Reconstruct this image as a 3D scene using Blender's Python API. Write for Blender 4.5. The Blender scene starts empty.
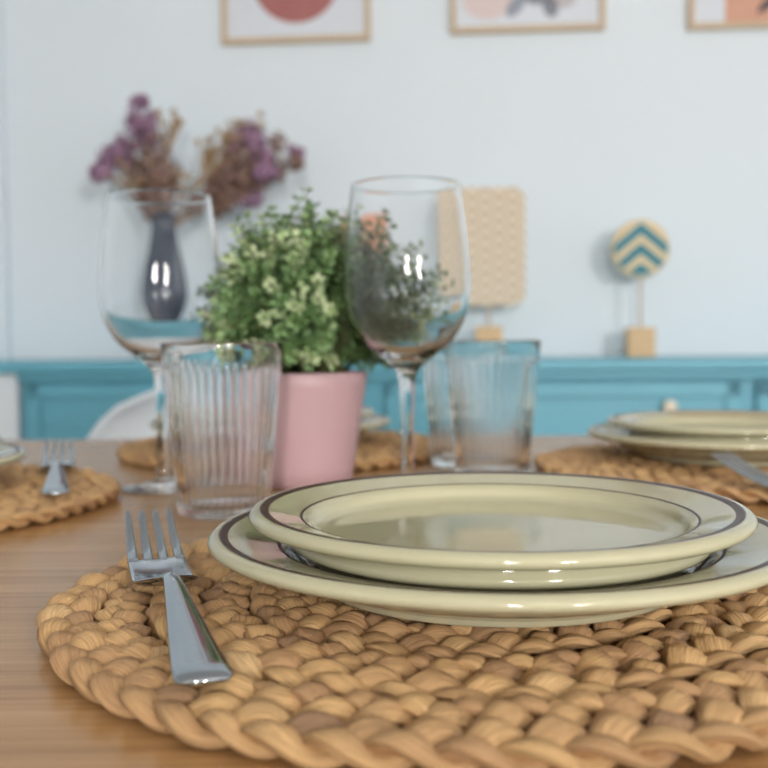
import bpy, bmesh, math, random
import numpy as np
from mathutils import Matrix, Vector

random.seed(7)
rng = np.random.default_rng(11)
PI = math.pi
TAU = 2 * math.pi
scene = bpy.context.scene
COL = scene.collection
TZ = 0.75                      # table top height
MATZ = TZ + 0.0150             # top of a placemat

# ------------------------------------------------------------------ helpers
def lin(c):
    return tuple(((v / 255) / 12.92 if v / 255 <= 0.04045 else ((v / 255 + 0.055) / 1.055) ** 2.4) for v in c)

def tag(o, label=None, cat=None, group=None, kind=None):
    if label: o['label'] = label
    if cat: o['category'] = cat
    if group: o['group'] = group
    if kind: o['kind'] = kind
    return o

def empty(name, loc, rz=0.0):
    o = bpy.data.objects.new(name, None)
    COL.objects.link(o)
    o.empty_display_size = 0.05
    o.location = loc
    o.rotation_euler = (0, 0, rz)
    return o

def obj(name, me, mats=None, parent=None, loc=(0, 0, 0), rot=(0, 0, 0), smooth=True):
    o = bpy.data.objects.new(name, me)
    COL.objects.link(o)
    o.location = loc
    o.rotation_euler = rot
    if mats is not None and not me.materials:
        for m in (mats if isinstance(mats, (list, tuple)) else [mats]):
            me.materials.append(m)
    if parent is not None:
        o.parent = parent
    if smooth and len(me.polygons):
        me.polygons.foreach_set('use_smooth', [True] * len(me.polygons))
    return o

def mesh(name, verts, faces, mat_idx=None):
    me = bpy.data.meshes.new(name)
    me.from_pydata([tuple(map(float, v)) for v in verts], [], [tuple(map(int, f)) for f in faces])
    if mat_idx is not None:
        me.polygons.foreach_set('material_index', list(map(int, mat_idx)))
    me.update()
    return me

def copy_tree(o, parent=None):
    c = o.copy()
    COL.objects.link(c)
    if parent is not None:
        c.parent = parent
    for ch in list(o.children):
        copy_tree(ch, c)
    return c

def lathe(name, prof, segs=96, rfun=None, mats_seg=None):
    """surface of revolution of (r, z) points; r = 0 collapses to a pole; rfun(theta, r, z, i) bends the radius"""
    verts, faces, mi, rings = [], [], [], []
    th = [TAU * k / segs for k in range(segs)]
    for i, (r, z) in enumerate(prof):
        if r < 1e-7:
            rings.append([len(verts)] * segs)
            verts.append((0, 0, z))
        else:
            ids = []
            for t in th:
                rr = rfun(t, r, z, i) if rfun else r
                ids.append(len(verts))
                verts.append((rr * math.cos(t), rr * math.sin(t), z))
            rings.append(ids)
    for i in range(len(prof) - 1):
        a, b = rings[i], rings[i + 1]
        m = mats_seg[i] if mats_seg else 0
        for k in range(segs):
            n = (k + 1) % segs
            q = [a[k], a[n], b[n], b[k]]
            f = []
            for v in q:
                if v not in f:
                    f.append(v)
            if len(f) >= 3:
                faces.append(f)
                mi.append(m)
    return mesh(name, verts, faces, mi)

def smooth_prof(pts, n=8, sharp=()):
    """Catmull-Rom through (r, z) points"""
    out = []
    P = [np.array(p, float) for p in pts]
    for i in range(len(P) - 1):
        p0 = P[i - 1] if i > 0 and i not in sharp else P[i]
        p1, p2 = P[i], P[i + 1]
        p3 = P[i + 2] if i + 2 < len(P) and (i + 1) not in sharp else P[i + 1]
        for k in range(n):
            t = k / n
            q = 0.5 * ((2 * p1) + (p2 - p0) * t + (2 * p0 - 5 * p1 + 4 * p2 - p3) * t * t + (3 * p1 - p0 - 3 * p2 + p3) * t ** 3)
            out.append((max(0.0, q[0]), q[1]))
    out.append(tuple(P[-1]))
    return out

def box_bm(bm, c, s, bev=0.0, rot=None):
    r = bmesh.ops.create_cube(bm, size=1.0)
    vs = r['verts']
    M = Matrix.Translation(c) @ (rot if rot else Matrix.Identity(4)) @ Matrix.Diagonal((s[0], s[1], s[2], 1))
    bmesh.ops.transform(bm, matrix=M, verts=vs)
    if bev > 0:
        es = {e for v in vs for e in v.link_edges}
        bmesh.ops.bevel(bm, geom=list(es), offset=bev, segments=3, profile=0.5, affect='EDGES')

def bm_mesh(name, bm):
    bmesh.ops.recalc_face_normals(bm, faces=bm.faces)
    me = bpy.data.meshes.new(name)
    bm.to_mesh(me)
    bm.free()
    return me

def box(name, c, s, mat, parent=None, bev=0.0, smooth=False):
    bm = bmesh.new()
    box_bm(bm, c, s, bev)
    o = obj(name, bm_mesh(name, bm), mat, parent, smooth=False)
    return o

def tube_arrays(pts, radii, n=8, cap=True):
    P = np.array(pts, float)
    T = np.gradient(P, axis=0)
    T /= np.linalg.norm(T, axis=1)[:, None] + 1e-12
    ref = np.array([0, 0, 1.0]) if abs(T[0][2]) < 0.9 else np.array([1.0, 0, 0])
    verts, faces = [], []
    for i in range(len(P)):
        A = np.cross(T[i], ref); A /= np.linalg.norm(A) + 1e-12
        B = np.cross(T[i], A)
        for k in range(n):
            a = TAU * k / n
            verts.append(P[i] + radii[i] * (math.cos(a) * A + math.sin(a) * B))
    for i in range(len(P) - 1):
        for k in range(n):
            m = (k + 1) % n
            faces.append((i * n + k, i * n + m, (i + 1) * n + m, (i + 1) * n + k))
    if cap:
        faces.append(tuple(range(n))[::-1])
        faces.append(tuple(range((len(P) - 1) * n, len(P) * n)))
    return verts, faces

# ------------------------------------------------------------------ materials
class NT:
    def __init__(s, name):
        s.m = bpy.data.materials.new(name)
        s.m.use_nodes = True
        s.t = s.m.node_tree
        s.b = s.t.nodes['Principled BSDF']
        s.x = -300
    def n(s, typ, **kw):
        nd = s.t.nodes.new(typ)
        for k, v in kw.items():
            setattr(nd, k, v)
        return nd
    def l(s, a, b):
        s.t.links.new(a, b)
    def val(s, sock, v):
        if isinstance(v, bpy.types.NodeSocket):
            s.l(v, sock)
        else:
            sock.default_value = v
    def math(s, op, a, b=0.0, c=0.0):
        nd = s.n('ShaderNodeMath', operation=op)
        s.val(nd.inputs[0], a); s.val(nd.inputs[1], b)
        if op in ('MULTIPLY_ADD', 'SMOOTH_MIN'):
            s.val(nd.inputs[2], c)
        return nd.outputs[0]
    def mix(s, f, a, b):
        nd = s.n('ShaderNodeMix', data_type='RGBA')
        s.val(nd.inputs[0], f)
        s.val(nd.inputs[6], a if isinstance(a, bpy.types.NodeSocket) else (*a, 1))
        s.val(nd.inputs[7], b if isinstance(b, bpy.types.NodeSocket) else (*b, 1))
        return nd.outputs[2]
    def coord(s, which='Object'):
        return s.n('ShaderNodeTexCoord').outputs[which]
    def mapping(s, vec, loc=(0, 0, 0), rot=(0, 0, 0), scale=(1, 1, 1), vt='POINT'):
        nd = s.n('ShaderNodeMapping', vector_type=vt)
        s.l(vec, nd.inputs[0])
        nd.inputs[1].default_value = loc
        nd.inputs[2].default_value = rot
        nd.inputs[3].default_value = scale
        return nd.outputs[0]
    def noise(s, vec, scale=5, detail=3, rough=0.5):
        nd = s.n('ShaderNodeTexNoise')
        s.l(vec, nd.inputs['Vector'])
        nd.inputs['Scale'].default_value = scale
        nd.inputs['Detail'].default_value = detail
        nd.inputs['Roughness'].default_value = rough
        return nd.outputs[0]
    def ramp(s, f, stops):
        nd = s.n('ShaderNodeValToRGB')
        s.l(f, nd.inputs[0])
        cr = nd.color_ramp
        while len(cr.elements) < len(stops):
            cr.elements.new(0.5)
        for e, (p, c) in zip(cr.elements, stops):
            e.position = p
            e.color = (*c, 1) if len(c) == 3 else c
        return nd.outputs[0]
    def ellipse(s, vec, c, rad, rot=0.0, soft=0.06):
        """mask of an ellipse in the xy of vec"""
        v = s.mapping(vec, loc=(c[0], c[1], 0), rot=(0, 0, rot), scale=(rad[0], rad[1], 1e6), vt='TEXTURE')
        ln = s.n('ShaderNodeVectorMath', operation='LENGTH')
        s.l(v, ln.inputs[0])
        mr = s.n('ShaderNodeMapRange')
        s.l(ln.outputs['Value'], mr.inputs[0])
        mr.inputs[1].default_value = 1 - soft; mr.inputs[2].default_value = 1 + soft
        mr.inputs[3].default_value = 1.0; mr.inputs[4].default_value = 0.0
        return mr.outputs[0]
    def bump(s, h, strength=0.3, dist=0.001):
        nd = s.n('ShaderNodeBump')
        nd.inputs['Strength'].default_value = strength
        nd.inputs['Distance'].default_value = dist
        s.l(h, nd.inputs['Height'])
        s.l(nd.outputs[0], s.b.inputs['Normal'])
    def base(s, v):
        s.val(s.b.inputs['Base Color'], v if isinstance(v, bpy.types.NodeSocket) else (*v, 1))
    def set(s, **kw):
        for k, v in kw.items():
            s.val(s.b.inputs[k.replace('_', ' ')], v)
        return s

def plain(name, rgb, rough=0.5, var=0.04, scale=20, **kw):
    """a near plain paint or glaze with a little tonal variation"""
    t = NT(name)
    c = lin(rgb)
    d = tuple(x * (1 - var * 2) for x in c)
    nz = t.noise(t.coord(), scale, 3)
    t.base(t.mix(nz, d, tuple(min(1, x * (1 + var)) for x in c)))
    t.set(Roughness=rough, **kw)
    return t.m

M = {}
M['wall'] = plain('pale blue wall paint', (230, 239, 246), 0.6, 0.006, 2)
M['white'] = plain('white paint', (238, 238, 236), 0.5, 0.01, 4)
M['floor_wood'] = plain('floor oak', (170, 138, 105), 0.45, 0.15, 6)
M['teal'] = plain('teal cabinet paint', (104, 178, 200), 0.4, 0.02, 8)
M['cream_knob'] = plain('cream knob ceramic', (236, 226, 206), 0.3, 0.02, 60)
M['pink'] = plain('pink pot glaze', (192, 158, 162), 0.45, 0.02, 30)
M['soil'] = plain('dark soil', (70, 52, 40), 0.9, 0.3, 200)
M['chair_white'] = plain('white chair shell', (228, 237, 245), 0.4, 0.01, 5)
M['light_wood'] = plain('pale beech', (222, 186, 140), 0.5, 0.08, 40)
M['frame_wood'] = plain('pale frame wood', (210, 186, 156), 0.5, 0.08, 40)
M['steel'] = plain('polished steel', (176, 184, 192), 0.10, 0.02, 90, Metallic=1.0)
M['vase'] = plain('dark blue mirror glaze', (46, 58, 80), 0.12, 0.1, 18)
M['stemgreen'] = plain('plant stem', (96, 104, 58), 0.6, 0.15, 80)
M['drystem'] = plain('dry brown stem', (150, 116, 88), 0.8, 0.2, 60)
M['drytan'] = plain('dry tan grass', (190, 160, 120), 0.8, 0.2, 60)
M['bloom'] = plain('dried mauve blossom', (180, 142, 172), 0.8, 0.25, 90)
M['bloombrown'] = plain('dried brown blossom', (158, 126, 114), 0.8, 0.25, 90)

# clear glass
def glass(name, tint):
    t = NT(name)
    t.set(Roughness=0.0, IOR=1.37)
    t.b.inputs['Transmission Weight'].default_value = 1.0
    nz = t.noise(t.coord(), 6, 1)
    t.base(t.mix(nz, tint, tuple(min(1, c + 0.01) for c in tint)))
    return t.m
M['glass'] = glass('clear drinking glass', (0.995, 1.0, 1.0))

# glazed stoneware: pale green with a brown rim line
def glaze(name, rgb, rough=0.06):
    t = NT(name)
    c = lin(rgb)
    nz = t.noise(t.coord(), 30, 4)
    sp = t.noise(t.coord(), 420, 2)
    spk = t.ramp(sp, [(0.70, (0, 0, 0)), (0.78, (1, 1, 1))])
    col = t.mix(nz, tuple(x * 0.95 for x in c), tuple(min(1, x * 1.03) for x in c))
    col = t.mix(t.math('MULTIPLY', spk, 0.10), col, tuple(x * 0.6 for x in c))
    t.set(Roughness=rough, IOR=1.55)
    return t, col
t_, c_ = glaze('pale green glaze', (190, 185, 154)); t_.base(c_); M['glaze'] = t_.m
t_, c_ = glaze('brown line glaze', (64, 36, 32), 0.35); t_.base(c_); t_.b.inputs['Specular IOR Level'].default_value = 0.2; M['brown'] = t_.m
# rim of the larger plate carries a few painted leaves
t_, c_ = glaze('leaf painted glaze', (190, 185, 154))
co = t_.coord()
col = c_
def leaf_spray(a0, flip):
    global col
    for (da, r, w, h, tilt, rgb) in (
            (0.00, 0.0950, 0.0110, 0.0042, 0.5, (84, 94, 84)),
            (0.11, 0.0880, 0.0100, 0.0038, -0.4, (94, 102, 88)),
            (0.20, 0.0965, 0.0090, 0.0036, 0.7, (80, 88, 86)),
            (-0.11, 0.0910, 0.0085, 0.0044, 0.9, (150, 168, 190)),
            (-0.16, 0.0960, 0.0070, 0.0040, 0.1, (158, 174, 196)),
            (0.05, 0.0915, 0.0180, 0.0007, 0.25, (120, 104, 84)),
            (0.27, 0.0900, 0.0130, 0.0006, 0.35, (120, 104, 84))):
        a = a0 + flip * da
        m = t_.ellipse(co, (r * math.cos(a), r * math.sin(a)), (w, h), a + PI / 2 + flip * tilt)
        col = t_.mix(m, col, lin(rgb))
leaf_spray(PI + 0.12, 1)
leaf_spray(-0.46, 1)
leaf_spray(PI / 2, 1)
t_.base(col); M['glaze_leaf'] = t_.m

# oak table top
t_ = NT('oak table top')
g = t_.mapping(t_.coord(), scale=(1.3, 46, 46))
n1 = t_.noise(g, 3.0, 5, 0.6)
n2 = t_.noise(t_.mapping(t_.coord(), scale=(0.7, 7, 7)), 2.0, 3, 0.5)
n3 = t_.noise(t_.mapping(t_.coord(), scale=(6, 260, 260)), 2.0, 2, 0.5)
c1 = t_.ramp(n1, [(0.30, lin((156, 116, 72))), (0.52, lin((188, 145, 95))), (0.75, lin((204, 163, 112)))])
c2 = t_.mix(t_.math('MULTIPLY', n2, 0.40), c1, lin((160, 118, 80)))
por = t_.ramp(n3, [(0.60, (0, 0, 0)), (0.72, (1, 1, 1))])
c3 = t_.mix(t_.math('MULTIPLY', por, 0.22), c2, lin((120, 82, 54)))
t_.base(c3)
t_.set(Roughness=0.26)
t_.bump(n3, 0.08, 0.0004)
M['table'] = t_.m

# braided hyacinth
t_ = NT('braided water hyacinth')
at = t_.n('ShaderNodeAttribute', attribute_name='tint')
uv = t_.n('ShaderNodeUVMap', uv_map='strand').outputs[0]
fib = t_.noise(t_.mapping(uv, scale=(44, 16, 1)), 1.0, 6, 0.65)
big = t_.noise(t_.mapping(uv, scale=(90, 3, 1)), 1.0, 2, 0.5)
c1 = t_.ramp(at.outputs['Fac'], [(0.0, lin((158, 126, 102))), (0.3, lin((202, 160, 116))), (0.65, lin((228, 186, 130))), (1.0, lin((238, 204, 156)))])
c2 = t_.mix(t_.math('MULTIPLY', t_.ramp(fib, [(0.42, (0, 0, 0)), (0.70, (1, 1, 1))]), 0.55), c1, lin((128, 90, 60)))
c3 = t_.mix(t_.math('MULTIPLY', t_.ramp(big, [(0.5, (0, 0, 0)), (0.75, (1, 1, 1))]), 0.35), c2, lin((160, 124, 98)))
t_.base(c3)
t_.set(Roughness=0.62)
t_.b.inputs['Specular IOR Level'].default_value = 0.3
t_.bump(fib, 0.8, 0.0016)
M['braid'] = t_.m

# plant leaves: each leaf keeps its own green
t_ = NT('small green leaves')
at = t_.n('ShaderNodeAttribute', attribute_name='tint')
c1 = t_.ramp(at.outputs['Fac'], [(0.0, lin((60, 92, 46))), (0.4, lin((102, 136, 82))), (0.75, lin((160, 182, 128))), (1.0, lin((206, 213, 178)))])
t_.base(c1)
t_.set(Roughness=0.5)
M['leaf'] = t_.m

# woven plaque: cream herringbone
def herring(name, c_a, c_b, sx=0.012):
    t = NT(name)
    sep = t.n('ShaderNodeSeparateXYZ'); t.l(t.coord(), sep.inputs[0])
    ax = t.math('PINGPONG', sep.outputs[0], 0.034)
    ph = t.math('ADD', sep.outputs[2], ax)
    st = t.math('PINGPONG', ph, sx / 2)
    f = t.math('MULTIPLY', st, 2.0 / sx)
    t.base(t.mix(t.ramp(f, [(0.15, (0, 0, 0)), (0.5, (1, 1, 1))]), lin(c_a), lin(c_b)))
    t.set(Roughness=0.75)
    t.bump(f, 0.5, 0.002)
    return t.m
M['woven'] = herring('cream herringbone weave', (196, 170, 138), (236, 222, 202), 0.030)
M['peach'] = herring('peach weave', (226, 150, 118), (240, 176, 146), 0.008)

# disc: teal chevrons on straw
t_ = NT('straw with teal chevrons')
sep = t_.n('ShaderNodeSeparateXYZ'); t_.l(t_.coord(), sep.inputs[0])
ax = t_.math('ABSOLUTE', sep.outputs[0])
ph = t_.math('ADD', sep.outputs[2], t_.math('MULTIPLY', ax, 0.84))
# stripes of the chevron field: on above the centre and off below the last
sm = t_.math('MODULO', t_.math('ADD', ph, 1.05 - 0.0365), 0.050)
on = t_.math('LESS_THAN', sm, 0.028)
low = t_.math('GREATER_THAN', ph, -0.2)
rad = t_.math('SQRT', t_.math('ADD', t_.math('POWER', sep.outputs[0], 2.0), t_.math('POWER', sep.outputs[2], 2.0)))
inn = t_.math('LESS_THAN', rad, 0.066)
mk = t_.math('MULTIPLY', t_.math('MULTIPLY', on, low), inn)
wv = t_.noise(t_.coord(), 260, 2)
col = t_.mix(mk, t_.mix(wv, lin((222, 196, 152)), lin((240, 222, 184))), t_.mix(wv, lin((44, 122, 142)), lin((66, 146, 164))))
t_.base(col); t_.set(Roughness=0.7); t_.bump(wv, 0.3, 0.001)
M['chevron'] = t_.m

# ------------------------------------------------------------------ camera
cam_d = bpy.data.cameras.new('camera')
cam = bpy.data.objects.new('camera', cam_d)
COL.objects.link(cam)
cam_d.sensor_width = 36.0
cam_d.lens = 36.0 * 1000 / 768
cam_d.clip_start = 0.02
CZ = TZ + 0.125
pitch = math.atan2(384 - 340, 1000)
cam.matrix_world = Matrix.Translation((0, 0, CZ)) @ Matrix.Rotation(PI / 2 - pitch, 4, 'X') @ Matrix.Rotation(math.radians(-0.4), 4, 'Z')
cam_d.dof.use_dof = True
cam_d.dof.focus_distance = 0.425
cam_d.dof.aperture_fstop = 9.0
cam_d.dof.aperture_blades = 0
scene.camera = cam

# ------------------------------------------------------------------ the room
TH = math.radians(-4.5)                     # the wall stands a little askew to the lens
ROOM = empty('room', (0, 2.72, 0), TH)      # frame of the wall: x along it, -y out of it
def W(u, v, z):                             # along the wall, out of the wall, height
    return (Matrix.Translation((0, 2.72, 0)) @ Matrix.Rotation(TH, 4, 'Z')) @ Vector((u, -v, z))
def along(px, v):                           # position along the wall of the thing seen at column px
    k = (px - 384) / 1000
    c, s = math.cos(-TH), math.sin(-TH)
    return (k * (2.72 - v * c) + v * s) / (c + k * s)
def hgt(py, px, v):
    p = W(along(px, v), v, 0)
    return CZ + (340 - py) / 1000 * p.y
COL.objects.unlink(ROOM); bpy.data.objects.remove(ROOM)

def room_box(name, u0, u1, v0, v1, z0, z1, mat, parent=None, bev=0.0):
    c = W((u0 + u1) / 2, (v0 + v1) / 2, (z0 + z1) / 2)
    bm = bmesh.new()
    box_bm(bm, (0, 0, 0), (u1 - u0, abs(v1 - v0), z1 - z0), bev)
    o = obj(name, bm_mesh(name, bm), mat, smooth=False)
    o.location = c
    o.rotation_euler = (0, 0, TH)
    return o

SBH = 0.828
UL, UR, VB, HC = -1.95, 3.0, 5.6, 2.6       # room limits
tag(room_box('floor', UL - .1, UR + .1, -0.1, VB + .1, -0.05, 0.0, M['floor_wood']), kind='structure')
tag(room_box('ceiling', UL - .1, UR + .1, -0.1, VB + .1, HC, HC + .05, M['white']), kind='structure')
tag(room_box('wall_back', UL - .1, UR + .1, -0.1, 0.0, 0, HC, M['wall']), kind='structure')
tag(room_box('wall_left', UL - .1, UL, 0.0, VB, 0, HC, M['wall']), kind='structure')
tag(room_box('wall_right', UR, UR + .1, 0.0, VB, 0, HC, M['wall']), kind='structure')
tag(room_box('baseboard_back', UL, UR, 0.0, 0.014, 0.0, 0.09, M['white']), kind='structure')
# shallow pier at the edge of the picture
tag(room_box('trim_1', UL, along(8, 0.03), 0.0, 0.03, 0.0, HC, M['wall']), kind='structure')
# low pier added under the sideboard top, set forward so its face stays bright
tag(room_box('added_pier', UL, along(17, 0.41), 0.016, 0.41, 0.0, SBH - 0.026, M['wall']), kind='structure')
# the wall behind the camera, with two narrow windows
WIN = [(0.28, 0.64, 1.25, 1.85), (1.72, 2.24, 1.15, 1.90)]
bm = bmesh.new()
def wb(u0, u1, z0, z1):
    box_bm(bm, ((u0 + u1) / 2, 0, (z0 + z1) / 2), (u1 - u0, 0.1, z1 - z0))
wb(UL - .1, WIN[0][0], 0, HC); wb(WIN[0][1], WIN[1][0], 0, HC); wb(WIN[1][1], UR + .1, 0, HC)
for (a, b, c, d) in WIN:
    wb(a, b, 0, c); wb(a, b, d, HC)
o = obj('wall_front', bm_mesh('wall_front', bm), M['wall'], smooth=False)
o.location = W(0, VB + .05, 0); o.rotation_euler = (0, 0, TH)
tag(o, kind='structure')
for i, (a, b, c, d) in enumerate(WIN):
    bm = bmesh.new()
    for (x0, x1, z0, z1) in ((a, b, c, c + .05), (a, b, d - .05, d), (a, a + .05, c, d), (b - .05, b, c, d),
                             (a, b, 1.60, 1.64)):
        box_bm(bm, ((x0 + x1) / 2, 0, (z0 + z1) / 2), (x1 - x0, 0.06, z1 - z0))
    o = obj('window_%d' % (i + 1), bm_mesh('window', bm), M['white'], smooth=False)
    o.location = W(0, VB + .05, 0); o.rotation_euler = (0, 0, TH)
    tag(o, kind='structure')
    L = bpy.data.lights.new('window_daylight', 'AREA')
    L.shape = 'RECTANGLE'; L.size = b - a; L.size_y = d - c
    L.energy = (62, 82)[i]
    L.color = (1.0, 0.975, 0.94)
    lo = bpy.data.objects.new('window_daylight', L)
    COL.objects.link(lo)
    lo.location = W((a + b) / 2, VB + .12, (c + d) / 2)
    lo.rotation_euler = (W(0, 0, 0) - W(0, 1, 0)).to_track_quat('-Z', 'Y').to_euler()

w = bpy.data.worlds.new('World'); scene.world = w; w.use_nodes = True
bg = w.node_tree.nodes['Background']
bg.inputs[0].default_value = (0.75, 0.86, 1.0, 1); bg.inputs[1].default_value = 1.0

# ------------------------------------------------------------------ sideboard
SBH = 0.828
def rb(name, root, u0, u1, v0, v1, z0, z1, mat, bev=0.0, parent=None):
    """a box in the wall frame parented to a root that stands at the wall frame's origin"""
    bm = bmesh.new()
    box_bm(bm, ((u0 + u1) / 2, -(v0 + v1) / 2, (z0 + z1) / 2), (u1 - u0, abs(v1 - v0), z1 - z0), bev)
    return obj(name, bm_mesh(name, bm), mat, parent or root, smooth=False)
sb = empty('sideboard', W(0, 0, 0), TH)
tag(sb, 'long teal painted sideboard with panelled fronts standing against the pale wall', 'sideboard')
uL = along(18, 0.42)
uR = uL + 2.62
rb('body', sb, uL, uR, 0.016, 0.400, 0.10, SBH - 0.044, M['teal'])
rb('worktop', sb, uL - 0.25, uR + 0.09, 0.016, 0.440, SBH - 0.025, SBH, M['teal'], 0.005)
rb('cornice', sb, uL - 0.004, uR + 0.012, 0.020, 0.424, SBH - 0.046, SBH - 0.024, M['teal'], 0.006)
ue = along(742, 0.42)                       # right end of the drawer over the round knob
cols = [(uL + 0.016, uL + 0.80), (ue - 0.80, ue), (ue + 0.035, uR - 0.016)]
ZT = SBH - 0.052
def panel_front(name, u0, u1, z0, z1, knobs):
    bm = bmesh.new()
    st = 0.034
    for (a, b, c, d) in ((u0, u1, z1 - st, z1), (u0, u1, z0, z0 + st), (u0, u0 + st, z0, z1), (u1 - st, u1, z0, z1)):
        box_bm(bm, ((a + b) / 2, -0.410, (c + d) / 2), (b - a, 0.022, d - c), 0.003)
    box_bm(bm, ((u0 + u1) / 2, -0.404, (z0 + z1) / 2), (u1 - u0 - .02, 0.014, z1 - z0 - .02))
    f = obj(name, bm_mesh(name, bm), M['teal'], sb, smooth=False)
    for (ku, kz) in knobs:
        pr = smooth_prof([(0.0, 0.0), (0.006, 0.0), (0.006, 0.012), (0.014, 0.020), (0.0155, 0.027), (0.009, 0.033), (0.0, 0.034)], 5, (1, 2))
        k = obj('knob', lathe('knob', pr, 32), M['cream_knob'], f, loc=(ku, -0.410, kz), rot=(PI / 2, 0, 0))
        k['label'] = 'round cream knob'
    return f
kz = hgt(409, 671, 0.44)
ku = along(671, 0.44)
panel_front('door', cols[0][0], cols[0][1], 0.14, ZT, [(cols[0][1] - 0.06, 0.55)])
panel_front('drawer', cols[1][0], cols[1][1], 0.585, ZT, [(ku, kz), (cols[1][0] + (ue - ku), kz)])
panel_front('drawer', cols[1][0], cols[1][1], 0.36, 0.578, [(ku, 0.47), (cols[1][0] + (ue - ku), 0.47)])
panel_front('drawer', cols[1][0], cols[1][1], 0.14, 0.353, [(ku, 0.246), (cols[1][0] + (ue - ku), 0.246)])
panel_front('door', cols[2][0], cols[2][1], 0.14, ZT, [(cols[2][0] + 0.06, 0.55)])
for (a, b) in ((uL + .05, 0.06), (uR - .05, 0.06), (uL + .05, 0.36), (uR - .05, 0.36)):
    rb('foot', sb, a - .03, a + .03, b - .03, b + .03, 0.0, 0.10, M['teal'])

# ------------------------------------------------------------------ pictures on the wall
def art_material(kind):
    t = NT('print ' + kind)
    sep = t.n('ShaderNodeSeparateXYZ'); t.l(t.coord(), sep.inputs[0])
    cb = t.n('ShaderNodeCombineXYZ'); t.l(sep.outputs[0], cb.inputs[0]); t.l(sep.outputs[2], cb.inputs[1])
    v = cb.outputs[0]
    col = t.mix(t.noise(t.coord(), 60, 2), lin((216, 222, 232)), lin((226, 231, 238)))
    nz = t.noise(t.coord(), 25, 3)
    if kind == 'circle':
        col = t.mix(t.ellipse(v, (0.002, -0.098), (0.118, 0.118), 0, 0.02), col, t.mix(nz, lin((162, 98, 98)), lin((180, 116, 112))))
    elif kind == 'abstract':
        for (c, r, a, rgb) in (((-0.10, -0.175), (0.07, 0.06), 0.2, (224, 200, 196)), ((0.02, -0.15), (0.045, 0.05), 0.5, (70, 76, 92)),
                               ((-0.03, -0.20), (0.035, 0.018), 0.9, (120, 130, 150)), ((0.09, -0.16), (0.05, 0.05), -0.4, (186, 172, 176)),
                               ((0.06, -0.205), (0.02, 0.03), 0.3, (90, 96, 112)), ((-0.04, -0.10), (0.10, 0.04), 0.4, (206, 176, 166)),
                               ((0.0, 0.08), (0.11, 0.09), 0.2, (214, 186, 176)), ((0.05, 0.02), (0.03, 0.12), 0.3, (80, 88, 104))):
            col = t.mix(t.math('MULTIPLY', t.ellipse(v, c, r, a, 0.12), 0.8), col, lin(rgb))
    else:
        right = t.math('GREATER_THAN', sep.outputs[0], -0.105)
        col = t.mix(right, col, t.mix(nz, lin((206, 150, 126)), lin((218, 166, 142))))
        for k in range(5):
            col = t.mix(t.ellipse(v, (0.02 + 0.012 * k, -0.19 + 0.055 * k), (0.055, 0.014), 0.7 - 0.25 * k, 0.05), col, lin((74, 64, 66)))
    t.base(col); t.set(Roughness=0.35)
    return t.m

def picture(kind, px0, px1, pyb, tilt, label):
    v = 0.012
    u0, u1 = along(px0, v), along(px1, v)
    zb = hgt(pyb, (px0 + px1) / 2, v)
    wd = u1 - u0; ht = wd * 1.33
    root = empty('picture', W((u0 + u1) / 2, 0.001, zb), TH)
    root.rotation_euler = (0, tilt, TH)
    tag(root, label, 'picture', 'framed prints hanging over the sideboard')
    bm = bmesh.new(); fw = 0.0145
    for (a, b, c, d) in ((-wd/2, wd/2, 0, fw), (-wd/2, wd/2, ht - fw, ht), (-wd/2, -wd/2 + fw, fw, ht - fw), (wd/2 - fw, wd/2, fw, ht - fw)):
        box_bm(bm, ((a + b) / 2, -0.012, (c + d) / 2), (b - a, 0.022, d - c), 0.0015)
    obj('frame', bm_mesh('frame', bm), M['frame_wood'], root, smooth=False)
    bm = bmesh.new()
    box_bm(bm, (0, 0, 0), (wd - 2 * fw + .004, 0.006, ht - 2 * fw + .004))
    obj('print', bm_mesh('print', bm), art_material(kind), root, loc=(0, -0.011, ht / 2), smooth=False)
picture('circle', 227, 373, 46.5, 0.0, 'pale wood framed print of a single terracotta circle')
picture('abstract', 452, 604, 37.5, 0.0, 'pale wood framed abstract print with small grey and blush shapes')
picture('leaf', 686, 841, 35, 0.0, 'pale wood framed print with a terracotta block and dark leaf, cut off by the edge')

# ------------------------------------------------------------------ ornaments on the sideboard
def ornament(px, v, label, kind, rod_z0, rod_z1, block, block_h, build):
    root = empty('ornament', W(along(px, v), v, SBH), TH)
    tag(root, label, 'ornament', 'plaques on wooden stands along the sideboard')
    bm = bmesh.new(); box_bm(bm, (0, 0, block_h / 2), (block, block * 0.8, block_h), 0.003)
    obj('base_block', bm_mesh('base_block', bm), M['light_wood'], root, smooth=False)
    vs, fs = tube_arrays([(0, 0, rod_z0), (0, 0, (rod_z0 + rod_z1) / 2), (0, 0, rod_z1)], [0.0035] * 3, 12)
    obj('rod', mesh('rod', vs, fs), M['frame_wood'], root)
    build(root)
def rounded_plaque(name, w, h, th, rc, mat, root, loc):
    out = []
    for (cx, cz, a0) in ((w/2 - rc, h/2 - rc, 0), (-w/2 + rc, h/2 - rc, PI/2), (-w/2 + rc, -h/2 + rc, PI), (w/2 - rc, -h/2 + rc, 1.5*PI)):
        for k in range(9):
            a = a0 + PI / 2 * k / 8
            out.append((cx + rc * math.cos(a), cz + rc * math.sin(a)))
    bm = bmesh.new()
    f = bm.faces.new([bm.verts.new((x, -th / 2, z)) for (x, z) in out])
    r = bmesh.ops.extrude_face_region(bm, geom=[f])
    bmesh.ops.translate(bm, vec=(0, th, 0), verts=[g for g in r['geom'] if isinstance(g, bmesh.types.BMVert)])
    bmesh.ops.bevel(bm, geom=[e for e in bm.edges if len(e.link_faces) == 2 and e.calc_face_angle(0) > 1.0], offset=th * 0.22, segments=3, affect='EDGES')
    return obj(name, bm_mesh(name, bm), mat, root, loc=loc, smooth=False)
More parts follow.
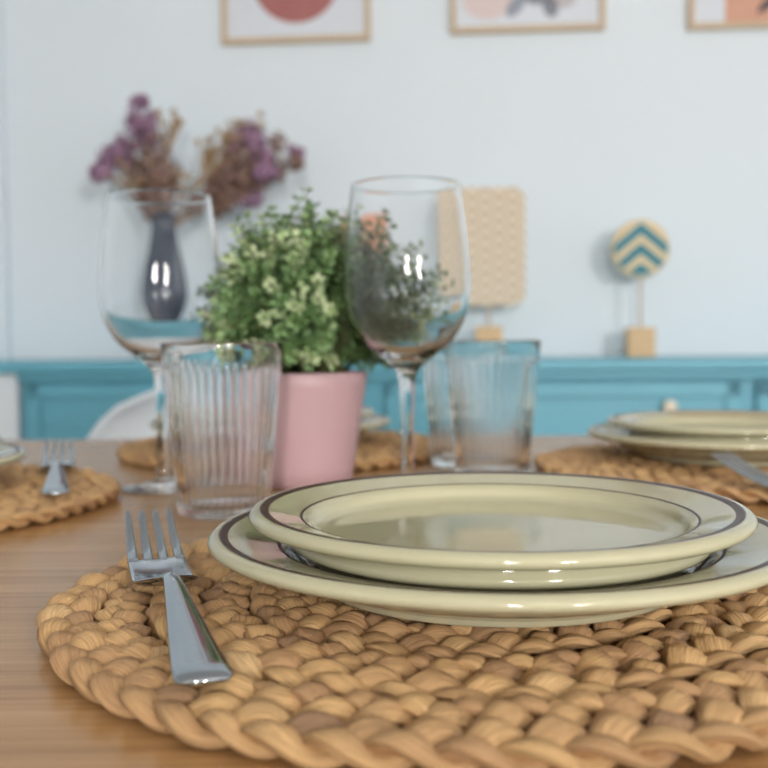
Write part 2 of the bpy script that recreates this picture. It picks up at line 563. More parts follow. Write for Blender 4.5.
V0 = 0.14
mm = W(along(490, V0), V0, 0).y / 1000      # metres per pixel there
def z_at(py, px): return hgt(py, px, V0) - SBH
zt, zb = z_at(190, 486), z_at(307, 486)
ornament(489, V0, 'cream woven rectangular plaque with rounded corners on a small wooden stand', 'rect', 0.07, zb + 0.02, 0.068, z_at(327, 490),
         lambda r: rounded_plaque('plaque', 78 * mm, zt - zb, 0.024, 0.032, M['woven'], r, (-0.008, 0, (zt + zb) / 2)))
mm2 = W(along(640, V0), V0, 0).y / 1000
zc = z_at(251, 640)
def disc(r):
    R = 28.5 * mm2
    pr = smooth_prof([(0, -0.009), (R - .006, -0.009), (R, -0.004), (R, 0.004), (R - .006, 0.009), (0, 0.009)], 4, (1, 2, 3, 4))
    me = lathe('plaque', pr, 64)
    me.transform(Matrix.Rotation(PI / 2, 4, 'X'))
    obj('plaque', me, M['chevron'], r, loc=(0, 0, zc))
ornament(640, V0, 'small round straw plaque with teal chevrons on a wooden block stand', 'disc', 0.06, zc - 28.5 * mm2 + .02, 0.068, z_at(329, 640), disc)
zt2, zb2 = z_at(217, 362), z_at(256, 362)
ornament(364, V0, 'small peach plaque behind the potted plant, seen through a wine glass', 'square', 0.05, zb2 + .02, 0.06, 0.06,
         lambda r: rounded_plaque('plaque', 0.105, zt2 - zb2, 0.02, 0.010, M['peach'], r, (0, 0, (zt2 + zb2) / 2)))

# vase with dried flowers
uv_, vv_ = along(167, 0.22), 0.22
vase = empty('vase', W(uv_, vv_, SBH), TH)
tag(vase, 'dark blue mirror-glazed bottle vase on the sideboard holding dried flowers', 'vase')
pr = smooth_prof([(0, 0.0), (0.040, 0.0), (0.046, 0.006), (0.062, 0.09), (0.068, 0.16), (0.058, 0.235), (0.044, 0.285), (0.036, 0.33), (0.043, 0.365),
                  (0.040, 0.365), (0.033, 0.33), (0.041, 0.285), (0.052, 0.235), (0.062, 0.16), (0.05, 0.03), (0, 0.02)], 6, (1, 8, 9))
obj('body', lathe('body', pr, 64), M['vase'], vase)

def twig(p0, p1, bend, r0, r1, n=8):
    p0, p1 = np.array(p0), np.array(p1)
    out = []
    for i in range(n):
        t = i / (n - 1)
        out.append(p0 * (1 - t) + p1 * t + np.array(bend) * math.sin(PI * t))
    return tube_arrays(out, [r0 + (r1 - r0) * i / (n - 1) for i in range(n)], 6)

def petal_cluster(center, rad, count, size, squash=(1, 1, 1), jag=0.0):
    """little crumpled petals packed over a lump"""
    V, F = [], []
    for _ in range(count):
        d = rng.normal(size=3); d /= np.linalg.norm(d)
        p = np.array(center) + d * rad * (0.35 + 0.65 * rng.random() ** 0.5) * np.array(squash)
        a = rng.normal(size=3); a /= np.linalg.norm(a)
        b = np.cross(a, d); b /= np.linalg.norm(b) + 1e-9
        c = np.cross(b, d)
        s = size * (0.6 + 0.8 * rng.random())
        i = len(V)
        V += [p - b * s, p + d * s * 0.7 - c * s, p + b * s + d * s * 0.5, p + c * s + d * s * 0.2]
        F += [(i, i + 1, i + 2), (i, i + 2, i + 3)]
    return V, F

def join(parts):
    V, F = [], []
    for (v, f) in parts:
        o = len(V)
        V += list(v)
        F += [tuple(i + o for i in q) for q in f]
    return V, F

def bunch(label, tips, mouth):
    """tips: (px, py, kind, radius)"""
    root = empty('dried_flower_bunch', W(uv_ + mouth, vv_, SBH + 0.30), TH)
    tag(root, label, 'dried flowers', 'dried flowers in the dark vase')
    for (px, py, kind, rad) in tips:
        dv = random.uniform(-0.04, 0.05)
        px, py = px + 3, py + 6
        x = along(px, vv_ - dv) - (uv_ + mouth)
        z = hgt(py, px, vv_ - dv) - (SBH + 0.30)
        tip = (x, dv, z)
        vs, fs = twig((random.uniform(-.008, .008), random.uniform(-.01, .01), 0.02), tip, (x * 0.10, 0, 0.01), 0.0026, 0.0016)
        st = obj('stem', mesh('stem', vs, fs), M['drystem'], root)
        if kind == 'm':
            parts = [petal_cluster((tip[0] + random.uniform(-1, 1) * rad * .8, tip[1] + random.uniform(-1, 1) * rad * .8, tip[2] + random.uniform(-1.3, 1.0) * rad), rad * 0.7, 34, 0.0066) for _ in range(8)]
            obj('blossom', mesh('blossom', *join(parts)), M['bloom'], root, smooth=False)
        elif kind == 'b':
            parts = [petal_cluster((tip[0] * (1 - k * .13), tip[1], tip[2] * (1 - k * .13)), rad * (0.95 - .10 * k), 56, 0.0066) for k in range(5)]
            obj('seed_head', mesh('seed_head', *join(parts)), M['bloombrown'], root, smooth=False)
        else:
            parts = []
            for k in range(12):
                q = (tip[0] + random.uniform(-1, 1) * rad, tip[1] + random.uniform(-1, 1) * rad, tip[2] + random.uniform(-.4, 1) * rad)
                parts.append(twig((tip[0] * .72, tip[1] * .72, tip[2] * .72), q, (0, 0, 0), 0.0018, 0.0008, 4))
                parts.append(petal_cluster(q, 0.008, 7, 0.005))
            obj('grass_plume', mesh('grass_plume', *join(parts)), M['drytan'], root, smooth=False)
bunch('mauve dried flowers leaning out of the dark vase towards the corner',
      [(143, 108, 'm', 0.030), (148, 128, 'm', 0.034), (114, 152, 'm', 0.036), (104, 164, 'm', 0.024), (122, 142, 'm', 0.02), (135, 150, 'b', 0.05), (158, 142, 'b', 0.045),
       (150, 168, 'b', 0.055), (168, 168, 'b', 0.04), (130, 170, 't', 0.05), (170, 118, 't', 0.03), (190, 178, 't', 0.05), (140, 182, 'b', 0.05), (160, 188, 'b', 0.045)], -0.008)
bunch('mauve and tan dried flowers leaning out of the dark vase over the potted plant',
      [(243, 130, 'm', 0.034), (258, 138, 'm', 0.032), (252, 182, 'm', 0.028), (278, 138, 'b', 0.028), (268, 158, 'm', 0.024), (294, 158, 'b', 0.022), (296, 148, 'm', 0.014),
       (238, 152, 'b', 0.034), (252, 160, 'b', 0.042), (216, 140, 't', 0.04), (228, 148, 't', 0.05), (222, 160, 't', 0.04), (246, 122, 't', 0.04), (262, 172, 'b', 0.032), (232, 178, 'b', 0.03), (276, 160, 'b', 0.03)], 0.008)

# ------------------------------------------------------------------ table
tb = empty('dining_table', (0.0, 0.735, 0.0), math.radians(1.0))
tag(tb, 'oak dining table laid with braided placemats', 'table')
bm = bmesh.new(); box_bm(bm, (0, 0, TZ - 0.015), (2.1, 1.11, 0.03), 0.003)
obj('tabletop', bm_mesh('tabletop', bm), M['table'], tb, smooth=False)
bm = bmesh.new()
for (c, s) in (((0, 0.44, 0), (1.8, 0.02)), ((0, -0.44, 0), (1.8, 0.02)), ((0.92, 0, 0), (0.02, 0.88)), ((-0.92, 0, 0), (0.02, 0.88))):
    box_bm(bm, (c[0], c[1], TZ - 0.03 - 0.035), (s[0], s[1], 0.07))
obj('apron', bm_mesh('apron', bm), M['table'], tb, smooth=False)
for sx in (-1, 1):
    for sy in (-1, 1):
        bm = bmesh.new(); box_bm(bm, (sx * 0.95, sy * 0.46, (TZ - 0.03) / 2), (0.06, 0.06, TZ - 0.03), 0.004)
        obj('leg', bm_mesh('leg', bm), M['table'], tb, smooth=False)

# ------------------------------------------------------------------ white shell chair behind the table
ch = empty('chair', (-0.327, 1.47, 0.0), 0.03)
tag(ch, 'white rounded shell chair pulled up to the far side of the table', 'chair')
V, F = [], []
nu, nv = 33, 40
for j in range(nv):
    t = j / (nv - 1)                         # 0 seat front, 1 top of the back
    if t < 0.5:
        q = t / 0.5
        y, z = -0.40 + 0.38 * q, 0.455 - 0.02 * math.sin(PI * q) - 0.01 * (1 - q)
    else:
        q = (t - 0.5) / 0.5
        y, z = -0.02 + 0.10 * math.sin(q * PI / 2) ** 1.0, 0.455 + 0.343 * q ** 1.25
    hw = 0.235
    if t > 0.5:
        hw = 0.200 - 0.055 * q
        if q > 0.55:
            hw = 0.145 * max(0.0, 1 - ((q - 0.55) / 0.45) ** 2.6) ** 0.5 + 0.0
            hw = max(hw, 0.03 if j < nv - 1 else 0.02)
    if t < 0.12:
        hw *= (1 - (1 - t / 0.12) ** 2 * 0.25)
    for i in range(nu):
        a = 2 * i / (nu - 1) - 1
        up = abs(a) ** 3 * 0.05 * (1 if t < 0.5 else max(0, 1 - q * 1.4))
        V.append((a * hw, y - (0.035 * a * a if t > 0.5 else 0), z + up))
for j in range(nv - 1):
    for i in range(nu - 1):
        F.append((j * nu + i, j * nu + i + 1, (j + 1) * nu + i + 1, (j + 1) * nu + i))
sh = obj('shell', mesh('shell', V, F), M['chair_white'], ch)
sd = sh.modifiers.new('thickness', 'SOLIDIFY'); sd.thickness = 0.010; sd.offset = 0
for sx in (-1, 1):
    for (y0, y1) in ((-0.33, -0.40), (-0.08, 0.02)):
        vs, fs = tube_arrays([(sx * 0.13, y0, 0.445), (sx * 0.17, (y0 + y1) / 2, 0.22), (sx * 0.21, y1, 0.0)], [0.016, 0.014, 0.011], 12)
        obj('leg', mesh('leg', vs, fs), M['light_wood'], ch)

# ------------------------------------------------------------------ placemats
def braid_mesh(R=0.1815, row=0.0214, seed=1):
    g = np.random.default_rng(seed)
    NV = 20
    allV, allF, allU, allT = [], [], [], []
    off = 0
    r = R - 0.0114
    a, b = 0.0060, 0.0030
    k = 0
    while r > 0.008:
        L = 0.053 + 0.007 * g.random()
        nper = max(2, int(round(TAU * r / L)))
        N = nper * 30
        t = np.arange(N) / N
        ph0 = g.random() * TAU
        wob = 0.0011 * np.sin(3 * TAU * t + g.random() * 6) + 0.0008 * np.sin(7 * TAU * t + g.random() * 6)
        dirn = 1 if k % 2 == 0 else -1
        for i in range(3):
            phi = TAU * nper * t + TAU * i / 3 + ph0
            half = np.floor(((phi - ph0) / PI) + 1e-6).astype(int) % (2 * nper)
            rk = g.random((2 * nper, 4))
            bul = 0.5 + 0.5 * np.sin(2 * phi)
            jit = np.interp(t * 2 * nper, np.arange(2 * nper + 1), np.append(rk[:, 0], rk[0, 0])) - 0.5
            jz = np.interp(t * 2 * nper, np.arange(2 * nper + 1), np.append(rk[:, 1], rk[0, 1])) - 0.5
            rwid = np.interp(t * 2 * nper, np.arange(2 * nper + 1), np.append(rk[:, 2], rk[0, 2]))
            lat = a * np.sin(phi) + wob + 0.0026 * jit
            zz = b * np.sin(2 * phi) + 0.0022 * jz * bul
            th = TAU * t * dirn
            rad = r + lat
            P = np.stack([rad * np.cos(th), rad * np.sin(th), zz], 1)
            T = (np.roll(P, -1, 0) - np.roll(P, 1, 0))
            T /= np.linalg.norm(T, axis=1)[:, None]
            A = np.cross(T, np.array([0, 0, 1.0])); A /= np.linalg.norm(A, axis=1)[:, None]
            B = np.cross(A, T)
            roll = 0.30 * np.cos(phi)          # leaves lie over on their side as they cross
            ca, sa = np.cos(roll)[:, None], np.sin(roll)[:, None]
            A, B = A * ca + B * sa, B * ca - A * sa
            w = (0.0043 + 0.0025 * bul) * (0.80 + 0.42 * rwid)
            h = (0.0025 + 0.0005 * bul) * (0.9 + 0.2 * (jz + .5))
            v = np.arange(NV) / NV * TAU
            s = t * TAU * r
            p1 = g.random() * 6; p2 = g.random() * 6
            wr = 1 + 0.06 * np.sin(5 * v[None, :] + p1 + 1.6 * np.sin(s[:, None] * 130 + p2)) + 0.065 * np.sin(8 * v[None, :] + p2 + 1.3 * np.sin(s[:, None] * 210 + p1))
            VV = P[:, None, :] + (w[:, None] * np.cos(v)[None, :] * wr)[:, :, None] * A[:, None, :] + (h[:, None] * np.sin(v)[None, :] * wr)[:, :, None] * B[:, None, :]
            allV.append(VV.reshape(-1, 3))
            i0 = np.arange(N)[:, None]; j0 = np.arange(NV)[None, :]
            i1 = (i0 + 1) % N; j1 = (j0 + 1) % NV
            f = np.stack([i0 * NV + j0 + 0 * i1, i1 * NV + j0, i1 * NV + j1, i0 * NV + j1], 2).reshape(-1, 4) + off
            if dirn < 0:
                f = f[:, ::-1]
            allF.append(f)
            o1, o2 = g.random() * 50, g.random() * 50
            uu = np.broadcast_to(v[None, :] / TAU, (N, NV)) * 1.0 + o2
            ss = np.broadcast_to((s * 5 + o1)[:, None], (N, NV))
            allU.append(np.stack([uu, ss], 2).reshape(-1, 2))
            tint = rk[half, 3] * 0.5 + 0.25 * g.random() + 0.0 + 0.25 * rk[half, 1]
            ring_t = 0.10 * (g.random() - .5)
            allT.append(np.repeat(np.clip(tint * 0.8 + 0.1 + ring_t, 0, 1), NV))
            off += N * NV
        r -= row
        k += 1
    V = np.concatenate(allV); F = np.concatenate(allF); U = np.concatenate(allU); T = np.concatenate(allT)
    V[:, 2] -= V[:, 2].min()
    me = bpy.data.meshes.new('placemat')
    me.vertices.add(len(V)); me.vertices.foreach_set('co', V.astype('f4').ravel())
    me.loops.add(len(F) * 4); me.loops.foreach_set('vertex_index', F.astype('i4').ravel())
    me.polygons.add(len(F)); me.polygons.foreach_set('loop_start', np.arange(len(F), dtype='i4') * 4)
    me.update(calc_edges=True)
    ul = me.uv_layers.new(name='strand')
    ul.data.foreach_set('uv', U[F.ravel()].astype('f4').ravel())
    at = me.attributes.new('tint', 'FLOAT', 'POINT')
    at.data.foreach_set('value', T.astype('f4'))
    me.validate()
    return me
mat_me = braid_mesh()
TOPZ = max(v.co.z for v in mat_me.vertices)
MATZ = TZ + TOPZ + 0.0003
GM = 'round braided placemats on the oak table'
mats = []
for i, (x, y, rz, lab) in enumerate((
        (0.0330, 0.454, 0.3, 'round braided placemat under the sharply focused plates nearest us'),
        (-0.391, 0.762, 1.7, 'round braided placemat at the left end of the table, a blurred fork on it'),
        (-0.108, 1.108, 2.9, 'round braided placemat on the far side, mostly hidden behind the pink pot'),
        (0.322, 0.915, 4.4, 'round braided placemat behind the tumbler, under the far blurred plates'))):
    o = obj('placemat', mat_me, M['braid'], loc=(x, y, TZ + 0.0002), rot=(0, 0, rz))
    tag(o, lab, 'placemat', GM)
    mats.append(o)

# ------------------------------------------------------------------ plates
def plate_mesh(name, R, foot, well, wz, lipz, line_r, rim_mat):
    """outer underside from the foot to the lip, then the top from the lip to the middle"""
    und = smooth_prof([(0, 0.003), (foot - .006, 0.003), (foot - .004, 0.0), (foot, 0.0), (foot + .002, 0.003), (well + .012, lipz * 0.42), (R - .020, lipz - .0068), (R - .007, lipz - .0045)], 5, (1, 2, 3, 4))
    lip = [(R - .007 + 0.007 * math.sin(a), lipz - 0.0010 - 0.0037 * math.cos(a)) for a in [PI * 0.12 * k for k in range(1, 7)]]
    zt = lipz + 0.0025
    top_pts = [(R - 0.0030, zt - .0005), (R - 0.0050, zt - .0003), (R - 0.0090, zt - .0009), (line_r + 0.0005, zt - (R - line_r) * 0.19), (line_r - 0.0005, zt - (R - line_r) * 0.19 - .0003),
               (line_r - 0.004, zt - (R - line_r) * 0.19 - .0025), (well, wz + .0022), (well - .009, wz + 0.0003), (well * 0.5, wz), (0, wz)]
    top = smooth_prof(top_pts, 6)
    prof = und[:-1] + lip + top
    nt = len(und) - 1 + len(lip)
    ms = []
    for i in range(len(prof) - 1):
        m = 0
        if i >= nt:
            k = (i - nt) // 6
            if k == 1: m = 1                  # broad brown band
            elif k == 2: m = 2                # rim
            elif k == 3: m = 1                # fine inner line
            elif k > 3: m = 2
        ms.append(m)
    return lathe(name, prof, 160, None, ms)
DP = plate_mesh('dinner_plate', 0.1325, 0.083, 0.090, 0.0075, 0.0222, 0.1010, 2)
for m in (M['glaze'], M['brown'], M['glaze_leaf']): DP.materials.append(m)
SP = plate_mesh('side_plate', 0.1142, 0.070, 0.083, 0.0140, 0.0248, 0.0905, 2)
for m in (M['glaze'], M['brown'], M['glaze']): SP.materials.append(m)
def setting(x, y, rz, lab_d, lab_s, tilt=(0, 0)):
    d = obj('dinner_plate', DP, loc=(x, y, MATZ), rot=(tilt[0], tilt[1], rz))
    tag(d, lab_d, 'plate', 'larger green plates lying on the placemats')
    s = obj('side_plate', SP, loc=(x, y, MATZ + 0.0078), rot=(tilt[0], tilt[1], rz))
    tag(s, lab_s, 'plate', 'smaller green plates stacked on larger ones')
setting(0.0518, 0.462, 0.0, 'larger pale green plate with brown rim line, lower of the nearest pair', 'smaller pale green plate with brown rim line, upper of the nearest pair')
setting(-0.415, 0.765, 1.0, 'larger pale green plate beside the blurred fork, cut by the picture edge', 'smaller pale green plate at the picture edge, only its rim showing')
setting(-0.125, 1.105, 2.0, 'larger pale green plate mostly hidden behind the pink pot', 'smaller pale green plate peeking out from behind the pink pot')
setting(0.326, 0.938, 4.0, 'larger pale green plate of the blurred pair below the cream knob', 'smaller pale green plate on top of the blurred far pair')

# ------------------------------------------------------------------ forks
def strip(stations, nc=12):
    """closed rounded bar: stations (y, xc, z, half width, half thickness, dome)"""
    V, F = [], []
    for (y, xc, z, hw, ht, dome) in stations:
        for k in range(nc):
            a = TAU * k / nc
            cx, sz = math.cos(a), math.sin(a)
            ex = math.copysign(abs(cx) ** 0.45, cx); ez = math.copysign(abs(sz) ** 0.75, sz)
            V.append((xc + hw * ex, y, z + ht * ez + dome * (1 - ex * ex)))
    n = len(stations)
    for i in range(n - 1):
        for k in range(nc):
            m = (k + 1) % nc
            F.append((i * nc + k, i * nc + m, (i + 1) * nc + m, (i + 1) * nc + k))
    F.append(tuple(range(nc))[::-1]); F.append(tuple(range((n - 1) * nc, n * nc)))
    return V, F
def interp(tab, y):
    ys = [r[0] for r in tab]
    return [float(np.interp(y, ys, [r[c] for r in tab])) for c in range(1, len(tab[0]))]
def spline(tab, n):
    ys = np.linspace(tab[0][0], tab[-1][0], n)
    P = [tuple(r) for r in tab]
    out = []
    for y in ys:
        j = max(i for i in range(len(P) - 1) if P[i][0] <= y + 1e-9)
        p0 = np.array(P[max(0, j - 1)]); p1 = np.array(P[j]); p2 = np.array(P[j + 1]); p3 = np.array(P[min(len(P) - 1, j + 2)])
        t = (y - p1[0]) / (p2[0] - p1[0])
        m1 = (p2 - p0) / (p2[0] - p0[0]) * (p2[0] - p1[0]); m2 = (p3 - p1) / (p3[0] - p1[0]) * (p2[0] - p1[0])
        q = (2*t**3 - 3*t**2 + 1) * p1 + (t**3 - 2*t**2 + t) * m1 + (-2*t**3 + 3*t**2) * p2 + (t**3 - t**2) * m2
        q[0] = y
        out.append(q)
    return out
# y runs from the handle end (0) to the tine tips; z above the surface
ZTAB = [(0.0, 0.0022), (0.03, 0.0042), (0.08, 0.0095), (0.104, 0.0115), (0.119, 0.0088), (0.131, 0.0046), (0.152, 0.0030), (0.182, 0.0058), (0.205, 0.0125), (0.224, 0.0205)]
def zc_(y):
    s = spline(ZTAB, 120)
    return float(np.interp(y, [q[0] for q in s], [q[1] for q in s]))
ZS = spline(ZTAB, 160)
def zf(y): return float(np.interp(y, [q[0] for q in ZS], [q[1] for q in ZS]))
def make_fork():
    root = empty('fork', (0, 0, 0))
    hw = [(0.0, 0.0070), (0.0012, 0.0088), (0.004, 0.0097), (0.012, 0.0096), (0.04, 0.0078), (0.08, 0.0052), (0.104, 0.0036), (0.112, 0.0034), (0.122, 0.0038)]
    stn = []
    for y in list(np.linspace(0, 0.012, 8)) + list(np.linspace(0.016, 0.122, 40)):
        w = float(np.interp(y, [r[0] for r in hw], [r[1] for r in hw]))
        ht = 0.00135 if y > 0.002 else 0.0009
        stn.append((y, 0, zf(y), w, ht, 0.0011 * min(1, y / 0.01) if y < 0.12 else 0.0011))
    obj('handle', mesh('handle', *strip(stn, 16)), M['steel'], root)
    hd = [(0.1185, 0.0040), (0.1205, 0.0066), (0.1230, 0.0118), (0.1260, 0.0138), (0.142, 0.0140), (0.176, 0.0136)]
    stn = []
    for y in np.linspace(0.1185, 0.176, 30):
        w = float(np.interp(y, [r[0] for r in hd], [r[1] for r in hd]))
        stn.append((y, 0, zf(y) + 0.0002, w, 0.00115, -0.0012))
    obj('head', mesh('head', *strip(stn, 16)), M['steel'], root)
    for i in range(4):
        x0 = (-1.5 + i) * 0.0074
        stn = []
        for y in list(np.linspace(0.174, 0.219, 16)) + [0.2215, 0.2232, 0.224]:
            t = (y - 0.174) / 0.05
            w = 0.0027 - 0.0011 * t
            if y > 0.219: w *= 1 - ((y - 0.219) / 0.0053) ** 2 * 0.75
            stn.append((y, x0 * (1 - 0.04 * t), zf(y) + 0.0002 - 0.0012 * (1 - (x0 / 0.0133) ** 2) * (1 - t), w, 0.0012 - 0.0004 * t, 0.0002))
        obj('tine', mesh('tine', *strip(stn, 10)), M['steel'], root)
    return root
GF = 'steel forks laid beside the plates'
fork = make_fork()
def place_fork(o, end, tip, z, lab, roll=0.0, pitch=0.0):
    dx, dy = tip[0] - end[0], tip[1] - end[1]
    rz = math.atan2(-dx, dy)
    o.matrix_world = Matrix.Translation((end[0], end[1], z)) @ Matrix.Rotation(rz, 4, 'Z') @ Matrix.Rotation(pitch, 4, 'X') @ Matrix.Rotation(roll, 4, 'Y')
    tag(o, lab, 'fork', GF)
f2, f3 = copy_tree(fork), copy_tree(fork)
place_fork(fork, (-0.0575, 0.3135), (-0.1265, 0.530), MATZ + 0.0002, 'sharply focused steel fork on the nearest placemat, tines pointing away')
place_fork(f2, (-0.236, 0.712), (-0.302, 0.925), MATZ + 0.0002, 'blurred steel fork on the left placemat beside the edge plate')
place_fork(f3, (0.395, 0.600), (0.262, 0.778), TZ + 0.0008, 'blurred steel fork in front of the far plates, partly out of the picture', pitch=math.radians(3.5))

# ------------------------------------------------------------------ wine glasses
def make_wine_glass():
    root = empty('wine_glass', (0, 0, 0))
    H = 0.246
    bowl_o = smooth_prof([(0.0078, 0.0985), (0.0120, 0.1040), (0.0215, 0.1120), (0.0350, 0.1235), (0.0445, 0.1405), (0.0482, 0.160), (0.0484, 0.178), (0.0465, 0.203), (0.0435, 0.228), (0.0412, H - .0006)], 7)
    rim = [(0.0410, H), (0.0404, H), (0.0402, H - .0006)]
    bowl_i = smooth_prof([(0.0402, H - .0010), (0.0424, 0.228), (0.0453, 0.203), (0.0472, 0.178), (0.0469, 0.160), (0.0430, 0.1420), (0.0332, 0.1262), (0.0200, 0.1165), (0.0090, 0.1120), (0.0, 0.1112)], 7)
    bowl_o = [(r * (1 + 0.035 * min(1, max(0, (z - 0.112) / 0.03))), z) for (r, z) in bowl_o]
    bowl_i = [(r * (1 + 0.035 * min(1, max(0, (z - 0.112) / 0.03))), z) for (r, z) in bowl_i]
    rim = [(r * 1.035, z) for (r, z) in rim]
    obj('bowl', lathe('bowl', bowl_o + rim + bowl_i, 96), M['glass'], root)
    stem = smooth_prof([(0.0078, 0.0985), (0.0064, 0.0900), (0.0053, 0.070), (0.0048, 0.045), (0.0050, 0.022), (0.0070, 0.0105)], 6)
    obj('stem', lathe('stem', stem[::-1], 64), M['glass'], root)
    foot = smooth_prof([(0.0070, 0.0105), (0.0120, 0.0066), (0.0220, 0.0036), (0.0340, 0.0021), (0.0350, 0.0012), (0.0345, 0.0002), (0.027, 0.0), (0.0, 0.0008)], 6, (4, 5))
    obj('foot', lathe('foot', foot[::-1], 96), M['glass'], root)
    return root
GW = 'empty stemmed wine glasses on the table'
wg = make_wine_glass()
wg2 = copy_tree(wg)
wg.location = (-0.1870, 0.842, TZ + 0.0002)
tag(wg, 'empty stemmed wine glass behind the ribbed tumbler, dark vase showing through it', 'wine glass', GW)
wg2.location = (0.0182, 0.790, TZ + 0.0002)
tag(wg2, 'empty stemmed wine glass rising behind the nearest plates, beside the leafy plant', 'wine glass', GW)

# ------------------------------------------------------------------ ribbed tumblers
def make_tumbler():
    root = empty('tumbler', (0, 0, 0))
    H = 0.1238
    NR = 42
    def Ro(z): return 0.0328 + (0.0440 - 0.0328) * (z / H) ** 1.05
    zs = [0.0012, 0.0022, 0.0034, 0.0048, 0.006, 0.009, 0.013] + list(np.linspace(0.017, 0.099, 22)) + [0.1015, 0.1035, 0.105, 0.1062, 0.107, 0.110, 0.116, H - .0012]
    def amp(z):
        if z < 0.0048: return 0.0
        if z < 0.009: return (z - 0.0048) / 0.0042
        if z > 0.107: return 0.0
        if z > 0.099: return math.sqrt(max(0, 1 - ((z - 0.099) / 0.008) ** 2))
        return 1.0
    outer = [(Ro(z), z) for z in zs]
    def bend(t, r, z, i):
        if i >= NO or r < 0.02: return r
        return r + 0.0012 * amp(z) * (abs(math.cos(NR * t / 2)) ** 0.8 * 1.5 - 1.0)
    split = 3
    body_o = outer[split:]
    NO = len(body_o)
    rim = [(Ro(H) - 0.0004, H - .0002), (Ro(H) - 0.0010, H), (Ro(H) - 0.0017, H - .0003), (Ro(H) - .0020, H - .0012)]
    inner = [(Ro(z) - 0.0026, z) for z in (0.108, 0.09, 0.07, 0.05, 0.03, 0.018, 0.010)]
    bot = [(0.0292, 0.0076), (0.0268, 0.0062), (0.020, 0.0057), (0.0, 0.0056)]
    obj('body', lathe('body', body_o + rim + inner + bot, 420, bend), M['glass'], root)
    NO = 0
    base = [(0.0, 0.0018), (0.022, 0.0012), (0.027, 0.0), (0.0305, 0.0), (0.0322, 0.0006)] + outer[:split + 1]
    obj('base', lathe('base', base, 420), M['glass'], root)
    return root
GT = 'ribbed clear tumblers on the table'
tm = make_tumbler()
tm2, tm3 = copy_tree(tm), copy_tree(tm)
tm.location = (-0.1172, 0.725, TZ + 0.0002)
tag(tm, 'ribbed clear tumbler in front of the pink pot', 'tumbler', GT)
tm2.location = (0.0972, 0.900, TZ + 0.0002)
tm2.rotation_euler = (0, 0, 0.07)
tag(tm2, 'ribbed clear tumbler rising behind the middle of the nearest plates', 'tumbler', GT)
tm3.location = (0.0800, 0.993, TZ + 0.0002)
tag(tm3, 'ribbed clear tumbler half hidden between the wine glass stem and another tumbler', 'tumbler', GT)

# ------------------------------------------------------------------ potted plant
PX, PY = -0.0700, 0.868
pp = empty('potted_plant', (PX, PY, TZ + 0.0002))
tag(pp, 'leafy green plant in a plain pink pot on the table', 'potted plant')
PR, PB, PH = 0.0560, 0.0415, 0.098
pr = smooth_prof([(0, 0.0), (PB - .003, 0.0), (PB, 0.003), (PR, PH - .0015), (PR - .0015, PH), (PR - .004, PH - .001), (PR - .006, PH - .014), (PB - .002, 0.006), (0, 0.005)], 6, (1, 2, 3, 4, 5, 6))
obj('pot', lathe('pot', pr, 96), M['pink'], pp)
sp = smooth_prof([(0.0, PH - .006), (0.03, PH - .008), (PR - .0065, PH - .014)], 5)
obj('soil', lathe('soil', sp[::-1], 48), M['soil'], pp)
# sprigs fan from the pot; leaves sit in pairs along them
CEN = np.array([0.008, 0.0, PH + 0.046])
glasses = [(wg2.location.x - PX, wg2.location.y - PY, 0.0545), (wg.location.x - PX, wg.location.y - PY, 0.0545)]
stems, LV, LF, LT = [], [], [], []
def leaf(p, d, up, ln, wd, tint):
    d = d / (np.linalg.norm(d) + 1e-9)
    s = np.cross(d, up); s /= np.linalg.norm(s) + 1e-9
    n = np.cross(s, d)
    i = len(LV)
    LV.extend([p, p + d * ln * .35 + s * wd - n * wd * .25, p + d * ln * .75 + s * wd * .75 - n * wd * .2, p + d * ln - n * ln * .12,
               p + d * ln * .75 - s * wd * .75 - n * wd * .2, p + d * ln * .35 - s * wd - n * wd * .25, p + d * ln * .5])
    LF.extend([(i, i + 1, i + 6), (i + 1, i + 2, i + 6), (i + 2, i + 3, i + 6), (i + 3, i + 4, i + 6), (i + 4, i + 5, i + 6), (i + 5, i, i + 6)])
    LT.extend([tint] * 7)
NS = 520
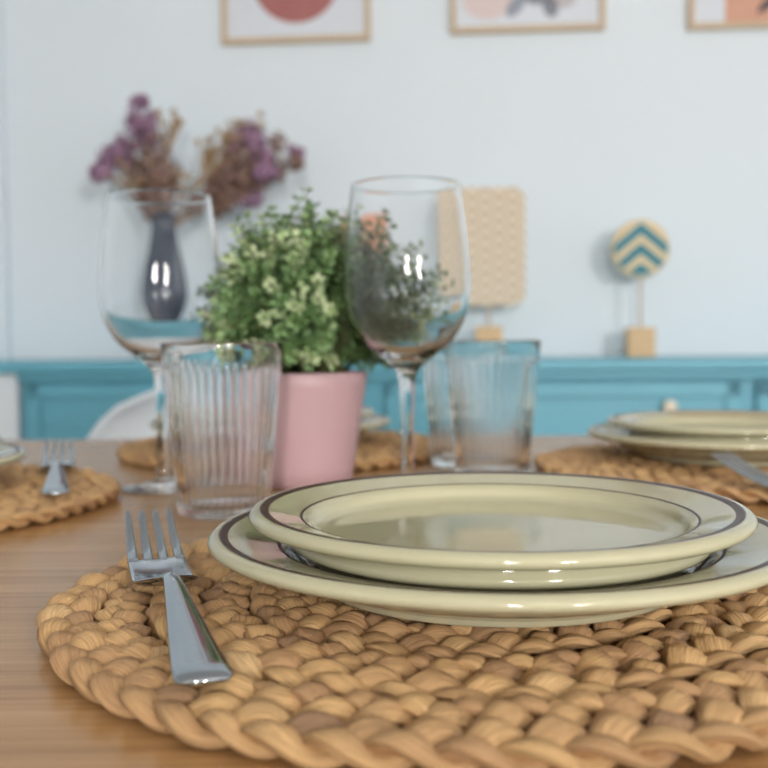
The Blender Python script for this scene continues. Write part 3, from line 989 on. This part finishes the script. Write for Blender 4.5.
for k in range(NS + 90):
    # direction over the upper part of a ball, drooping a little below the rim
    cz = 1 - 1.42 * ((min(k, NS - 1) + 0.5) / NS)
    az = k * 2.399963 + rng.random() * 0.5
    sxy = math.sqrt(max(0, 1 - cz * cz))
    dirv = np.array([sxy * math.cos(az), sxy * math.sin(az), cz])
    lump = 0.98 + 0.10 * math.sin(3 * az + 1.0) * sxy + 0.10 * math.sin(5 * az + 4 * cz) + 0.30 * (rng.random() - .5)
    tipr = np.array([0.098, 0.090, 0.090]) * lump
    tip = CEN + dirv * tipr
    if cz < -0.1:
        tip[2] = max(tip[2], PH + 0.006 + 0.01 * rng.random())
        if math.hypot(tip[0], tip[1]) < PR + .01: continue
    if k >= NS:                              # short sprigs spilling over the rim
        az = TAU * (k - NS) / 90 + rng.random() * 0.1
        rr = 0.060 + 0.026 * rng.random()
        tip = np.array([rr * math.cos(az), rr * math.sin(az), PH + 0.002 + 0.022 * rng.random()])
        sxy = 1.0
    base = np.array([0.03 * rng.normal() * .5, 0.03 * rng.normal() * .5, PH - 0.008])
    base[:2] = np.clip(base[:2], -0.03, 0.03)
    bend = np.array([0, 0, 0.018 * sxy])
    pts = []
    for i in range(7):
        t = i / 6
        pts.append(base * (1 - t) + tip * t + bend * math.sin(PI * t))
    pts = np.array(pts)
    bad = False
    for q in pts[2:]:
        for (gx, gy, gr) in glasses:
            if math.hypot(q[0] - gx, q[1] - gy) < gr + 0.004: bad = True
    if bad: continue
    stems.append(tube_arrays(pts, [0.0009 - 0.0005 * i / 6 for i in range(7)], 5))
    pale = rng.random() < 0.36
    T = pts[-1] - pts[-2]; T /= np.linalg.norm(T)
    for t in np.linspace(0.42, 1.0, 11):
        q = np.array([np.interp(t, np.linspace(0, 1, 7), pts[:, c]) for c in range(3)])
        a0 = rng.random() * TAU
        nl = 4 if t < 0.97 else 6
        for j in range(nl):
            a = a0 + TAU * j / nl
            r_ = rng.normal(size=3); side = np.cross(T, r_); side /= np.linalg.norm(side) + 1e-9
            d = side * (0.9 if t < .97 else .75) + T * (0.5 + .3 * rng.random())
            ln = 0.0070 * (0.75 + 0.5 * rng.random()) * (1.0 if t < 0.9 else 0.8)
            p = q + side * 0.001
            tip_l = p + d / np.linalg.norm(d) * ln
            if any(math.hypot(tip_l[0] - gx, tip_l[1] - gy) < gr for (gx, gy, gr) in glasses): continue
            if tip_l[2] < PH + .002 and math.hypot(tip_l[0], tip_l[1]) < PR + .004: continue
            tint = 0.18 + 0.34 * rng.random() + (0.40 if (pale and t > 0.78) else 0) + 0.10 * (t > 0.9)
            leaf(p, d, T + 0.3 * rng.normal(size=3), ln, ln * 0.33, min(1, tint))
vs, fs = join(stems)
tag(obj('stem', mesh('stem', vs, fs), M['stemgreen'], pp), kind='stuff')
me = mesh('foliage', LV, LF)
at = me.attributes.new('tint', 'FLOAT', 'POINT'); at.data.foreach_set('value', LT)
tag(obj('foliage', me, M['leaf'], pp, smooth=False), kind='stuff')

# ------------------------------------------------------------------ view
vs_ = scene.view_settings
vs_.view_transform = 'Standard'
vs_.look = 'None'
vs_.gamma = 1.0
vs_.use_curve_mapping = False
vs_.exposure = 0.66
scene.cycles.max_bounces = 16
scene.cycles.transmission_bounces = 14
scene.cycles.diffuse_bounces = 5
scene.cycles.glossy_bounces = 6
scene.cycles.sample_clamp_indirect = 6.0
